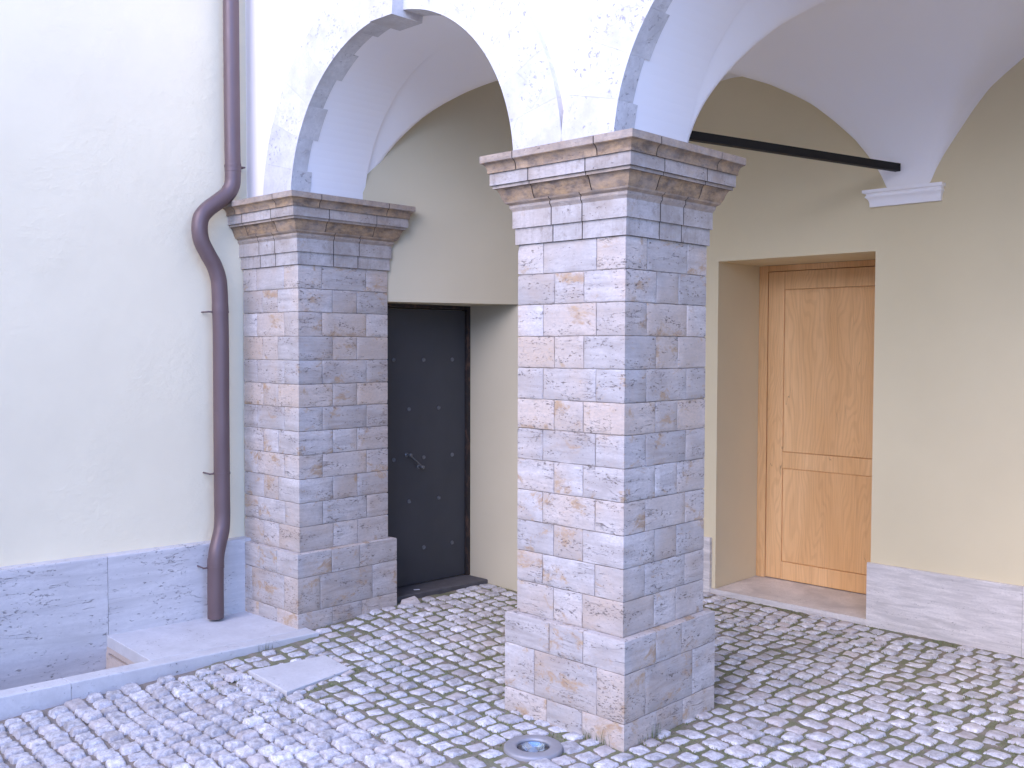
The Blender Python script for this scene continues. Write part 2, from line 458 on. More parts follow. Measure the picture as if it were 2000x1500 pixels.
def add_capital(mb, w, d, gap=0.0048):
    for bi, (i0, i1, js, dirt) in enumerate(BANDS):
        for si, (P, L, flip) in enumerate(sides(w, d)):
            cuts = [None] + [j * L / PA for j in js] + [None]
            for k in range(len(cuts) - 1):
                verts = []
                n = 9
                for idx in range(i0, i1 + 1):
                    o, z = CAPP[idx]
                    a = -o if cuts[k] is None else cuts[k] + gap / 2
                    b = L + o if cuts[k + 1] is None else cuts[k + 1] - gap / 2
                    for q in range(n):
                        f = q / (n - 1)
                        w_ = 0.0009 * rnd.uniform(-1, 1) if 0 < q < n - 1 else 0
                        # joints lean a little like hand cut stone
                        verts.append(P(a + (b - a) * f, z, o + w_))
                faces = []
                for r_ in range(i1 - i0):
                    for q in range(n - 1):
                        a = r_ * n + q
                        faces.append((a, a + 1, a + n + 1, a + n))
                bb = BT[(bi // 3) * 3 + k]
                mb.add(verts, faces, (0.35 + 0.5 * bb, dirt * (0.75 + 0.25 * bb), bb))

def core_ring(w, d, prof, mb, inset):
    # dark core a little inside the profile
    rings = []
    for o, z in prof:
        o -= inset
        rings.append([(o, -o, z), (o, d + o, z), (-w - o, d + o, z), (-w - o, -o, z)])
    v = [p for r_ in rings for p in r_]
    f = []
    for k in range(len(rings) - 1):
        for i in range(4):
            j = (i + 1) % 4
            f.append((k * 4 + i, k * 4 + j, k * 4 + 4 + j, k * 4 + 4 + i))
    f.append((0, 3, 2, 1)); m = (len(rings) - 1) * 4; f.append((m, m + 1, m + 2, m + 3))
    mb.add(v, f)

def recalc(o):
    import bmesh
    bm = bmesh.new(); bm.from_mesh(o.data); bmesh.ops.recalc_face_normals(bm, faces=bm.faces); bm.to_mesh(o.data); bm.free()

SHZ = [0.432, 0.576, 0.710, 0.845, 0.979, 1.114, 1.248, 1.378, 1.513, 1.648, 1.784, 1.915, 2.049]
SROWS = [((.148, .438) if (len(SHZ) - 2 - i) % 2 == 0 else (.214, .374)) for i in range(len(SHZ) - 1)]
def make_pillar(w, d, label, loc):
    root = thing('stone_pillar', label, 'pillar', loc, 'travertine pillars of the arcade')
    e = 0.038
    p = MB(); add_blocks(p, w, d, e, [-0.02, 0.10, 0.298, 0.432], [(.181, .377), (.104, .449), (.178, .364)], 0, key='p')
    # sort joints ascending
    pl = p.build('plinth', M_TRAV, root, True, 40)
    t = MB(); core_ring(w, d, [(e, -0.06), (e, 0.430)], t, 0.004); t.build('mortar_bed', M_MORTAR, pl)
    # weathered ledge stones of the plinth
    t = MB()
    for si, (P, L, flip) in enumerate(sides(w, d)):
        cuts = [None, .178 * L / PA, .40 * L / PA, None]
        for k in range(3):
            vs = []
            for o, zz in ((e - .0015, .4305), (e - .006, .4335), (0.001, .4345)):
                a = -o if cuts[k] is None else cuts[k] + .001
                b = L + o if cuts[k + 1] is None else cuts[k + 1] - .001
                vs += [P(a, zz, o), P(b, zz, o)]
            t.add(vs, [(0, 1, 3, 2), (2, 3, 5, 4)], btint(('l', k)))
    o = t.build('plinth_ledge', M_TRAV, pl); recalc(o)
    s = MB(); add_blocks(s, w, d, 0.0, SHZ, SROWS, 0)
    sh = s.build('shaft', M_TRAV, root, True, 40)
    t = MB(); core_ring(w, d, [(0, 0.42), (0, 2.06)], t, 0.0045); t.build('mortar_core', M_MORTAR, sh)
    c = MB(); add_capital(c, w, d)
    cap = c.build('capital', M_CAP, root, True, 22)
    t = MB(); core_ring(w, d, CAPP, t, 0.006); o = t.build('capital_core', M_GRIME, cap); recalc(o)
    t = MB(); q = 0.1195; t.quad((q, -q, 2.4292), (q, d + q, 2.4292), (-w - q, d + q, 2.4292), (-w - q, -q, 2.4292), (0.4, 0.1, 0.3)); t.build('abacus_top', M_CAP, cap)
    for o in (pl, sh, cap): recalc_out(o, w, d)
    return root

def recalc_out(o, w, d):
    # make every face look away from the pillar axis
    me = o.data; n = len(me.polygons)
    import bmesh
    bm = bmesh.new(); bm.from_mesh(me); bm.faces.ensure_lookup_table()
    fl = []
    for f in bm.faces:
        f.normal_update(); c = f.calc_center_median(); nrm = f.normal
        dx = c.x + w / 2; dy = c.y - d / 2
        ax = dx / w; ay = dy / d
        if abs(ax) > abs(ay): dd = nrm.x * math.copysign(1, dx)
        else: dd = nrm.y * math.copysign(1, dy)
        if abs(dd) < 0.02: dd = nrm.z * 0 + dd
        if dd < -1e-4: fl.append(f)
    bmesh.ops.reverse_faces(bm, faces=fl); bm.to_mesh(me); bm.free()
    me.polygons.foreach_set('use_smooth', [True] * n); me.set_sharp_from_angle(angle=math.radians(35))

P1 = make_pillar(0.586, 0.582, 'large nearer stone pillar standing free in the middle, between the two arches', (0, 0, 0))
P2 = make_pillar(0.57, 0.632, 'farther stone pillar on the left, beside the downpipe and the dark metal door', (-2.268, 0, 0.012))

# ------------------------------------------------------------------ arcade wall
RA = 0.862; ZA = 2.388; RO = 1.142; ZTOP = 6.2
ARC = [-1.478, 0.797, 3.082]
arcade = thing('arcade_wall', 'white plastered arcade wall with stone edged round arches, carried by the pillars', 'wall', (0, 0.2, 2.43))
def par(mb, name, mat, parent, **k):
    o = mb.build(name, mat, parent, **k)
    o.location = Vector((0, 0, 0)) - Vector(parent_world(parent)); return o
def parent_world(p):
    v = Vector((0, 0, 0))
    while p is not None: v += p.location; p = p.parent
    return v
YF, YB = 0.032, 0.515
w = MB()
NA = 64
xs_edges = []
zb = 2.432
a0 = math.asin((zb - ZA) / (RA + 0.003))
prev = -2.855
for c in ARC:
    r = RA + 0.003
    th = [math.pi - a0 - (math.pi - 2 * a0) * i / NA for i in range(NA + 1)]
    pts = [(c + r * math.cos(a), ZA + r * math.sin(a)) for a in th]
    pts[0] = (pts[0][0], zb); pts[-1] = (pts[-1][0], zb)
    # pier part to the left of the opening
    x0, x1 = prev, pts[0][0]
    for y, s in ((YF, 1), (YB, -1)):
        w.quad((x0, y, zb), (x1, y, zb), (x1, y, ZTOP), (x0, y, ZTOP))
    w.quad((x0, YF, zb), (x1, YF, zb), (x1, YB, zb), (x0, YB, zb))
    for i in range(NA):
        (xa, za), (xb, zb_) = pts[i], pts[i + 1]
        for y in (YF, YB):
            w.quad((xa, y, za), (xb, y, zb_), (xb, y, ZTOP), (xa, y, ZTOP))
    prev = pts[-1][0]
for y in (YF, YB):
    w.quad((prev, y, -0.1), (7.0, y, -0.1), (7.0, y, ZTOP), (prev, y, ZTOP))
w.quad((prev, YF, -0.1), (prev, YB, -0.1), (prev, YB, zb), (prev, YF, zb))
par(w, 'spandrel_plaster', M_FACADE, arcade)
w = MB()
for c in ARC:
    r = RA + 0.003
    th = [math.pi - a0 - (math.pi - 2 * a0) * i / NA for i in range(NA + 1)]
    pts = [(c + r * math.cos(a), ZA + r * math.sin(a)) for a in th]
    for i in range(NA):
        (xa, za), (xb, zb_) = pts[i], pts[i + 1]
        w.quad((xa, YF, za), (xb, YF, zb_), (xb, YB, zb_), (xa, YB, za))
par(w, 'arch_soffit', M_WHITE, arcade, smooth=True, autos=40)
A_BOUND = [181.5, 166.7, 155.0, 142.6, 130.4, 118.2, 106.5, 96.0]
def voussoir(mb, c, a_hi, a_lo, ri, ro, y0, y1, xlim, tint):
    n = 6; g = 0.02
    A = [math.radians(a_hi - g + (a_lo - a_hi + 2 * g) * i / n) for i in range(n + 1)]
    f, b = [], []
    for a in A:
        cs, sn = math.cos(a), math.sin(a)
        zi = ZA + ri * sn; xi = c + ri * cs
        ro_ = ro
        xo = c + ro_ * cs; zo = ZA + ro_ * sn
        if xlim is not None:
            lo, hi = xlim
            if xo < lo: k = (lo - c) / cs; xo = lo; zo = ZA + k * sn
            if xo > hi: k = (hi - c) / cs; xo = hi; zo = ZA + k * sn
        zi = max(zi, 2.4325); zo = max(zo, 2.4325)
        f.append(((xi, y0, zi), (xo, y0, zo))); b.append(((xi, y1, zi), (xo, y1, zo)))
    v = []
    for (i_, o_), (ib, ob) in zip(f, b): v += [i_, o_, ob, ib]
    fs = []
    for k in range(n):
        q = 4 * k
        fs += [(q, q + 4, q + 5, q + 1), (q + 1, q + 5, q + 6, q + 2), (q + 3, q + 7, q + 4, q)]
        fs += [(q + 2, q + 6, q + 7, q + 3)]
    fs += [(0, 1, 2, 3), (4 * n, 4 * n + 3, 4 * n + 2, 4 * n + 1)]
    mb.add(v, fs, tint)
for ci, c in enumerate(ARC):
    w = MB()
    lim = (c - 1.1405, c + 1.1405)
    for i in range(7):
        for sgn in (0, 1):
            hi, lo = A_BOUND[i], A_BOUND[i + 1]
            if sgn: hi, lo = 180 - lo, 180 - hi
            dep = 0.130 if i % 2 == 0 else 0.097
            tn = (rnd.uniform(0.5, 0.75), rnd.uniform(0, 0.1), rnd.random())
            voussoir(w, c, hi, lo, RA, RO, 0.0, dep, lim, tn)
    ring = par(w, 'arch_ring', M_RING, arcade, smooth=True, autos=30); recalc(ring)
    w = MB()
    kx = c + 0.023
    v = []
    for y, e in ((-0.068, 0.0), (0.128, 0.0)):
        v += [(kx - .087, y, 3.208), (kx + .087, y, 3.208), (kx + .125, y, 3.62), (kx - .125, y, 3.62)]
    w.add(v, [(0, 1, 2, 3), (4, 7, 6, 5), (0, 4, 5, 1), (1, 5, 6, 2), (2, 6, 7, 3), (3, 7, 4, 0)], (0.55, 0.3, 0.37))
    par(w, 'keystone', M_RING, arcade)

# ------------------------------------------------------------------ end wall (skewed) with door recess
def endx(y): return (-2.345 + 0.387 * y) / 0.922
end = thing('portico_end_wall', 'beige plastered end wall of the portico with the deep recess of the metal door', 'wall', (-1.9, 1.2, 0))
LZ = 1.8745
w = MB()
ya, yb = 0.40, 1.434
A = lambda y, z: (endx(y), y, z)
ZV = 3.6
w.quad(A(yb, -0.1), A(2.44, -0.1), A(2.44, ZV), A(yb, ZV))           # wall beyond recess
w.quad(A(0.50, LZ), A(yb, LZ), A(yb, ZV), A(0.50, ZV))                 # over the lintel
DL = (-2.463, 0.30); DR = (-2.388, 1.434)
w.quad(A(yb, LZ), A(0.50, LZ), (DL[0] - .07, DL[1], LZ), (DR[0] - .07, DR[1], LZ))  # lintel soffit
w.quad(A(yb, -0.1), (DR[0] - .07, DR[1], -0.1), (DR[0] - .07, DR[1], LZ), A(yb, LZ))  # right reveal
w.quad((DL[0] - .06, DL[1], -0.1), (DR[0] - .06, DR[1], -0.1), (DR[0] - .06, DR[1], LZ), (DL[0] - .06, DL[1], LZ))
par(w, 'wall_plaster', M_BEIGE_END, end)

# dark metal door
dd = Vector((DR[0] - DL[0], DR[1] - DL[1], 0)).normalized()
dn = Vector((dd.y, -dd.x, 0))      # towards the portico (+x)
md = thing('metal_door', 'dark grey studded metal door in the end wall behind the farther pillar', 'door', (DR[0], DR[1], 0.07))
def DP(u, z, o): return Vector((DR[0], DR[1], 0.07)) + dd * u + dn * o + Vector((0, 0, z))
def dbox(mb, u0, u1, z0, z1, o0, o1, tint=(0.5, 0, 0.5)):
    v = [DP(u, z, o) for o in (o0, o1) for z in (z0, z1) for u in (u0, u1)]
    mb.add(v, [(0, 1, 3, 2), (4, 6, 7, 5), (0, 4, 5, 1), (2, 3, 7, 6), (0, 2, 6, 4), (1, 5, 7, 3)], tint)
w = MB(); dbox(w, -1.07, -0.036, 0.006, 1.774, -0.04, -0.012); leaf = par(w, 'door_leaf', M_DOORM, md)
w = MB(); dbox(w, -0.030, 0.0, 0.0, 1.803, -0.05, 0.004); dbox(w, -1.09, -0.0305, 1.779, 1.803, -0.05, 0.004); par(w, 'door_frame', M_RUST, md)
studs = []
for r_, z in enumerate((1.450, 1.136, 0.820, 0.545, 0.234)):
    for k in range(4):
        u = (-0.144 - 0.236 * k) if r_ % 2 == 0 else (-0.257 - 0.240 * k)
        studs.append((u, z))
for u, z in studs:
    w = MB(); w.lathe([(0.0, 0.0045), (0.0035, 0.0045), (0.0055, 0.002), (0.0075, 0.002), (0.010, 0.0055), (0.0125, 0.0045), (0.0135, 0.0)], DP(u, z, -0.012), dn, 20)
    par(w, 'stud', M_STUD, md, smooth=True, autos=50)
w = MB()
ha, hb = DP(-0.515, 0.845, 0), DP(-0.418, 0.762, 0)
for q in (ha, hb):
    w.lathe([(0.0, 0.05), (0.009, 0.05), (0.012, 0.046), (0.012, 0.036), (0.007, 0.03), (0.0065, 0.004), (0.013, 0.002), (0.014, 0.0)], q - dn * 0.012, dn, 16)
w.tube([ha + dn * 0.028, hb + dn * 0.028], 0.0045, 10)
par(w, 'door_handle', M_STUD, md, smooth=True, autos=50)
# dark stone step under the metal door
w = MB()
w.bevel_prism([(-2.49, .672), (-2.273, 0.672), (-2.214, 1.432), (DR[0] - .03, DR[1] - .003)], -0.05, 0.069, 0.008)
st = w.build('door_step', M_STEPD); tag(st, 'low dark stone step below the metal door', 'step')
w = MB(); w.prism([(-2.335, .892), (-2.322, .888), (-2.303, .918), (-2.318, .924)], .0705, .0725)
tag(w.build('paper_scrap', M_PAPER), 'tiny white scrap lying on the dark step of the metal door', 'litter')
w = MB()
w.add([(-2.225, .69, .03), (-2.14, .70, .03), (-2.13, .785, .03), (-2.18, .80, .03), (-2.22, .70, .062), (-2.16, .715, .066), (-2.15, .765, .072), (-2.19, .775, .078)],
      [(3, 2, 1, 0), (0, 1, 5, 4), (1, 2, 6, 5), (2, 3, 7, 6), (3, 0, 4, 7), (4, 5, 6, 7)], (0.5, 0.2, 0.4))
tag(w.build('stone_chip', M_TRAV), 'broken wedge of stone between the farther pillar foot and the dark step', 'stone')

# ------------------------------------------------------------------ back wall
YW = 2.40
back = thing('portico_back_wall', 'long beige plastered back wall of the portico, around the oak door', 'wall', (0, YW, 0))
OX0, OX1, OZ = -1.080, -0.040, 2.158; YD = 2.92
w = MB()
w.quad((-1.6, YW, -0.1), (OX0, YW, -0.1), (OX0, YW, OZ), (-1.6, YW, OZ))
w.quad((-1.6, YW, OZ), (7.0, YW, OZ), (7.0, YW, 3.7), (-1.6, YW, 3.7))
w.quad((OX1, YW, -0.1), (7.0, YW, -0.1), (7.0, YW, OZ), (OX1, YW, OZ))
w.quad((OX0, YW, -0.1), (OX0, YD + .05, -0.1), (OX0, YD + .05, OZ), (OX0, YW, OZ))
w.quad((OX1, YW, -0.1), (OX1, YW, OZ), (OX1, YD + .05, OZ), (OX1, YD + .05, -0.1))
w.quad((OX0, YW, OZ), (OX0, YD + .05, OZ), (OX1, YD + .05, OZ), (OX1, YW, OZ))
par(w, 'wall_plaster', M_BEIGE, back)
for x0, x1, sd in ((-1.56, OX0 - 0.028, 0.2), (OX1 - 0.012, 0.785, 0.5), (0.7865, 1.62, 0.8), (1.6215, 2.45, 0.1), (2.4515, 3.28, 0.6)):
    w = MB()
    # slab standing 22 mm proud with a softened top edge
    y0 = YW - 0.024
    b = 0.003
    v = [(x0, y0, -0.06), (x1, y0, -0.06), (x1, y0, 0.362 - b), (x0, y0, 0.362 - b), (x0, y0 + b, 0.362), (x1, y0 + b, 0.362), (x1, YW + 0.001, 0.362), (x0, YW + 0.001, 0.362), (x0, YW + 0.001, -0.06), (x1, YW + 0.001, -0.06)]
    w.add(v, [(0, 1, 2, 3), (3, 2, 5, 4), (4, 5, 6, 7), (0, 3, 4, 7, 8), (1, 9, 6, 5, 2)], (0.6, 0.0, sd))
    par(w, 'skirting_slab', M_SKIRT, back)
# corbel
CP = [(.020, 2.408), (.020, 2.424), (.022, 2.436), (.026, 2.447), (.033, 2.456), (.040, 2.461), (.040, 2.466), (.036, 2.471), (.034, 2.477), (.037, 2.482), (.046, 2.484), (.052, 2.486), (.052, 2.503)]
w = MB()
cx0, cx1 = -0.050, 0.318
v = []
for o, z in CP:
    v += [(cx0 - o, YW, z), (cx0 - o, YW - o - .004, z), (cx1 + o * .55, YW - o - .004, z), (cx1 + o * .55, YW, z)]
f = []
for k in range(len(CP) - 1):
    for i in range(3): f.append((k * 4 + i, k * 4 + i + 1, k * 4 + i + 5, k * 4 + i + 4))
f.append((0, 3, 2, 1)); m = 4 * (len(CP) - 1); f.append((m, m + 1, m + 2, m + 3))
w.add(v, f); o = par(w, 'corbel', M_WHITE, back, smooth=True, autos=20); 

# threshold of the oak door
w = MB()
w.bevel_prism([(OX0 - .024, YW - 0.020), (OX1 - .014, YW - 0.020), (OX1 - .014, YW), (OX1 - .003, YW + .0), (OX1 - .003, YD + .02), (OX0 + .003, YD + .02), (OX0 + .003, YW), (OX0 - .024, YW)], -0.03, 0.030, 0.003, (0.5, 0.05, 0.3)) if False else w.prism([(OX0 + .003, YW - 0.020), (OX1 - .013, YW - 0.020), (OX1 - .003, YD + .02), (OX0 + .003, YD + .02)], -0.03, 0.030, (0.55, 0.05, 0.3))
w.box(OX0 - .027, YW - .0195, -0.03, OX0 + .003, YW - .001, 0.0297, (0.55, 0.05, 0.3))
tag(w.build('door_threshold', M_SKIRT), 'pale travertine threshold slab at the foot of the oak door', 'threshold')
# oak door
od = thing('oak_door', 'light oak panelled door deep in the back wall recess, right of the nearer pillar', 'door', (-0.56, YD, 0.03))
w = MB(); y0 = YD
w.box(OX0 + .001, y0 - .004, 0.0305, -1.014, y0 + .045, OZ - .001, (0.5, 0, 0.15))
w.box(-0.106, y0 - .004, 0.0305, OX1 - .001, y0 + .045, OZ - .001, (0.5, 0, 0.65))
w.box(-1.0138, y0 - .003, 2.119, -0.1062, y0 + .045, OZ - .0015, (0.5, 0, 0.35))
par(w, 'door_frame', M_WOOD, od)
leafx0, leafx1, lz0, lz1 = -1.010, -0.110, 0.036, 2.115
w = MB(); w.box(leafx0 - .002, y0 + .022, lz0, leafx1 + .002, y0 + .04, lz1 + .002); par(w, 'door_back', M_WOODD, od)
leaf = bpy.data.objects.new('door_leaf', None); col.objects.link(leaf); leaf.parent = od
def oakbox(name, x0, x1, z0, z1, seed, yy=0.0, b=0.004):
    w = MB(); ya = y0 + yy
    v = [(x0, ya + b, z0), (x1, ya + b, z0), (x1, ya + b, z1), (x0, ya + b, z1), (x0 + b, ya, z0 + b), (x1 - b, ya, z0 + b), (x1 - b, ya, z1 - b), (x0 + b, ya, z1 - b),
         (x0, ya + .02, z0), (x1, ya + .02, z0), (x1, ya + .02, z1), (x0, ya + .02, z1)]
    w.add(v, [(4, 5, 6, 7), (0, 1, 5, 4), (1, 2, 6, 5), (2, 3, 7, 6), (3, 0, 4, 7), (8, 9, 1, 0), (9, 10, 2, 1), (10, 11, 3, 2), (11, 8, 0, 3)], (0.5, 0, seed))
    o = w.build(name, M_WOOD, leaf); o.location = -Vector(od.location); return o
sx0, sx1 = -0.892, -0.228
oakbox('stile', leafx0, sx0 - .0006, lz0, lz1, 0.91, b=.002); oakbox('stile', sx1 + .0006, leafx1, lz0, lz1, 0.27, b=.002)
oakbox('rail', sx0, sx1, 1.995, lz1, 0.44, b=.002); oakbox('rail', sx0, sx1, 0.792, 0.900, 0.78, b=.002); oakbox('rail', sx0, sx1, lz0, 0.156, 0.58, b=.002)
oakbox('panel', sx0 + .001, sx1 - .001, 0.9015, 1.9935, 0.05, 0.0012, .005); oakbox('panel', sx0 + .001, sx1 - .001, 0.1575, 0.7905, 0.05, 0.0012, .005)

# ------------------------------------------------------------------ vaults
GU = [(0, 1.0), (.1, .992), (.2, .955), (.33, .875), (.45, .80), (.52, .755), (.62, .665), (.7, .585), (.78, .46), (.86, .315), (.92, .205), (.96, .12), (1.0, 0.0)]
gx = np.linspace(0, 1, 201); gy = np.interp(gx, [a for a, b in GU], [b for a, b in GU])
kern = np.hanning(15); kern /= kern.sum()
gp = np.concatenate([gy[:0:-1], gy, -gy[-2::-1] * 0.9]); gs = np.convolve(gp, kern, 'same')[200:401]
gs = np.maximum(gs - gs[-1] * gx ** 6, 0)
def G(u): return np.interp(np.abs(u), gx, gs, right=0.0)
NYV = 90
Y0V = 0.5135
ys = Y0V + (YW - Y0V) * (0.5 - 0.5 * np.cos(np.linspace(0, np.pi, NYV)))
ys[-1] = 2.403
t_ = np.linspace(0, 1, 1300)
xs = -2.5 + 9.5 * t_
def circ(u): return np.sqrt(np.clip(1 - u * u, 0, 1))
V = []
for y in ys:
    f_ = min(1.0, (y - Y0V) / (YW - Y0V))
    g_ = f_ ** 0.8
    xc = -0.3405 + 0.4805 * f_
    hw = 0.2700 - 0.1540 * g_
    zsp = 2.388 + 0.110 * min(1, 3 * f_) ** 0.7; top = 3.261 + 0.055 * f_
    per = 2.285
    k = np.floor((xs - xc + hw) / per)
    u = (xs - xc) - k * per
    half = (per - 2 * hw) / 2
    d = u - per / 2
    hl = np.full_like(xs, half)
    if True:
        cen = xc - per / 2
        left = cen - endx(y)
        pass
    ua = np.clip(d / hl, -1, 1)
    ga = (1 - g_) * circ(ua) + g_ * G(ua)
    ga = np.where(np.abs(d) <= hl, ga, 0)
    ub = np.clip((y - 1.4575) / 0.9425, -1, 1)
    gb = (0.5 * circ(np.array([ub])) + 0.5 * G(np.array([ub])))[0] * np.ones_like(xs)
    kk = 0.02 + 0.10 * f_
    sm = 0.5 * (ga + gb + np.sqrt((ga - gb) ** 2 + (kk * np.minimum(1, 4 * np.minimum(ga, gb))) ** 2))
    sm = np.minimum(sm, 1.0 + 0.02)
    z = zsp + (top - zsp) * sm
    V += [(float(xx), float(y), float(zz)) for xx, zz in zip(xs, z)]
F = []
nx = len(xs)
for j in range(NYV - 1):
    for i in range(nx - 1):
        xm = 0.5 * (xs[i] + xs[i + 1]); ym = 0.5 * (ys[j] + ys[j + 1])
        if xm < endx(ym) - 0.20: continue
        F.append((j * nx + i, (j + 1) * nx + i, (j + 1) * nx + i + 1, j * nx + i + 1))
w = MB(); w.add(V, F)
vault = w.build('vaulted_ceiling', M_WHITE, None, True)
tag(vault, 'white plastered cross vault springing from the arcade to the back wall', 'ceiling')
w = MB(); w.box(-3.4, 0.516, 3.62, 7.0, 3.2, 3.8); w.box(-1.7, 2.55, -0.1, -1.10, 3.0, 3.6); w.box(-1.10, 3.001, -0.1, 0.1, 3.05, 3.6); w.box(-3.0, 2.44, -0.1, -1.6, 2.54, 3.6)
w.box(6.9, 0.517, -0.1, 7.0, 2.399, 3.6)
tag(w.build('upper_floor_slab', M_WHITE), 'plain floor slab and backing masonry of the storey above the vault', 'slab')

# tie rod
ra, rb = Vector((-0.385, 0.43, 2.61)), Vector((0.098, 2.36, 2.61))
dv = (rb - ra).normalized(); nv = Vector((dv.y, -dv.x, 0)); hh = 0.021
w = MB()
v = [p + nv * a + Vector((0, 0, b)) for p in (ra, rb) for a, b in ((-hh * .8, -hh), (hh * .8, -hh), (hh * .8, hh), (-hh * .8, hh))]
w.add(v, [(0, 1, 2, 3), (4, 7, 6, 5), (0, 4, 5, 1), (1, 5, 6, 2), (2, 6, 7, 3), (3, 7, 4, 0)])
tag(w.build('tie_rod', M_IRON), 'black iron tie bar spanning from the nearer pillar to the vault above the corbel', 'tie bar')

# ------------------------------------------------------------------ left building
lb = thing('house_wall', 'tall rough cream plastered wall with travertine base behind the downpipe', 'wall', (-2.9, -1, 0))
w = MB()
NY = 2
w.quad((wallx(-6), -6, -1.0), (wallx(0.3), 0.3, -1.0), (wallx(0.3), 0.3, ZTOP + 1), (wallx(-6), -6, ZTOP + 1))
par(w, 'wall_plaster', M_LEFT, lb)
cuts = [0.10, -0.822, -2.02, -3.2, -4.4, -5.6]
for k in range(5):
    y1, y0 = cuts[k], cuts[k + 1]
    g = 0.0012
    y1 -= g; y0 += g
    b = 0.005; zt = 0.462
    w = MB()
    def q(y, z, o): return (skx(y) + o, y, z)
    v = []
    for y in (y0, y1):
        v += [q(y, -0.95, 0), q(y, zt - b * 1.6, 0), q(y, zt - b * .5, -b * .5), q(y, zt, -b * 1.6), (wallx(y) - .01, y, zt + .002), (wallx(y) - .01, y, -0.95)]
    fs = [(i, i + 6, i + 7, i + 1) for i in range(5)] + [(5, 4, 3, 2, 1, 0), (6, 7, 8, 9, 10, 11)]
    w.add(v, fs, (0.5 + 0.08 * (k % 2), 0.0, 0.13 + 0.07 * k))
    par(w, 'base_slab', M_SLAB, lb)

# platform, kerb and light well
def kx_out(y): return -2.104 + 0.109 * (y + 0.011)
def kx_in(y): return kx_out(y) - 0.103
w = MB()
yP = -0.872; yE = 0.012
def prismq(mb, pts, z0, z1, b, tn): mb.bevel_prism(pts, z0, z1, b, tn)
yQ = -0.868
w = MB()
prismq(w, [(skx(-.83) - .005, -0.830), (kx_in(yQ), yQ), (kx_in(yE) + .0, yE), (-2.30, yE), (-2.82, yE - .0)], -0.03, 0.030, 0.003, (0.62, 0.0, 0.4))
plat = w.build('stone_platform', M_TOP); tag(plat, 'flat travertine platform slab under the downpipe, in front of the farther pillar', 'slab')
w = MB()
# end face of the platform seen in the light well: cream slabs with an open slot
a0_ = Vector((skx(-.84), -0.836, 0)); a1_ = Vector((kx_in(yQ) - .002, yQ - .004, 0))
ev = (a1_ - a0_).normalized(); en = Vector((-ev.y, ev.x, 0)) 
def EP(u, z, o): p = a0_ + ev * u + en * o; return (p.x, p.y, z)
Lw = (a1_ - a0_).length
def ebox(u0, u1, z0, z1, o0=0.0, o1=0.03, tn=(0.6, 0.3, 0.2)):
    v = [EP(u, z, o) for o in (o0, o1) for z in (z0, z1) for u in (u0, u1)]
    w.add(v, [(0, 1, 3, 2), (4, 6, 7, 5), (0, 4, 5, 1), (2, 3, 7, 6), (0, 2, 6, 4), (1, 5, 7, 3)], tn)
ebox(0.0, Lw, -0.058, -0.0305, 0.004)
ebox(0.0, 0.035, -0.072, -0.0582); ebox(Lw - 0.03, Lw, -0.072, -0.0582)
ebox(0.0, Lw, -0.95, -0.0722, 0.0, 0.03, (0.7, 0.4, 0.6)); ebox(0.03, Lw - .03, -0.075, -0.055, 0.09, 0.10, (0.0, 0.0, 0.6))
o = w.build('well_end_slab', M_WARMSLAB); recalc(o); tag(o, 'cream stone end slabs with a dark slot closing the light well under the platform', 'slab')
w = MB()
yK0 = -5.2
segs = [0.012, -1.28, -2.6, -3.9, -5.2]
kb = thing('stone_kerb', 'long low travertine kerb edging the light well beside the cobbles', 'kerb', (-2.2, -1.5, 0))
for k in range(4):
    w = MB(); y1, y0 = segs[k] - .001, segs[k + 1] + .001
    w.bevel_prism([(kx_in(y0), y0), (kx_out(y0), y0), (kx_out(y1), y1), (kx_in(y1), y1)], -0.95, 0.030 , 0.005, (0.55 + .1 * (k % 2), 0.0, 0.35 + .1 * k))
    par(w, 'kerb_stone', M_TOP, kb)
w = MB(); w.quad((skx(-5.2), -5.2, -.9), (kx_in(-5.2), -5.2, -.9), (kx_in(-.84), -.84, -.9), (skx(-.84), -.84, -.9)); w.box(skx(-5.2) - .1, -5.3, -.95, kx_out(-5.2), -5.2, .03)
tag(w.build('light_well_floor', M_GROUND), kind='structure')

# ------------------------------------------------------------------ downpipe
dp = thing('downpipe', 'brown painted metal downpipe bending round the capital of the farther pillar', 'downpipe', (-2.75, -0.23, 0.03))
raw = [(-2.787, -0.098, 6.0), (-2.787, -0.098, 3.6), (-2.787, -0.095, 2.70), (-2.787, -0.094, 2.60), (-2.787, -0.098, 2.545), (-2.788, -0.120, 2.498), (-2.785, -0.190, 2.436), (-2.782, -0.262, 2.380), (-2.780, -0.300, 2.335), (-2.780, -0.311, 2.285),
       (-2.781, -0.300, 2.20), (-2.781, -0.262, 2.130), (-2.781, -0.222, 2.065), (-2.780, -0.196, 1.99), (-2.778, -0.190, 1.915), (-2.776, -0.188, 1.80), (-2.774, -0.188, 1.20), (-2.772, -0.189, 0.70), (-2.768, -0.191, 0.615),
       (-2.755, -0.203, 0.545), (-2.732, -0.235, 0.475), (-2.722, -0.255, 0.415), (-2.720, -0.262, 0.36), (-2.719, -0.264, 0.30), (-2.718, -0.266, 0.045)]
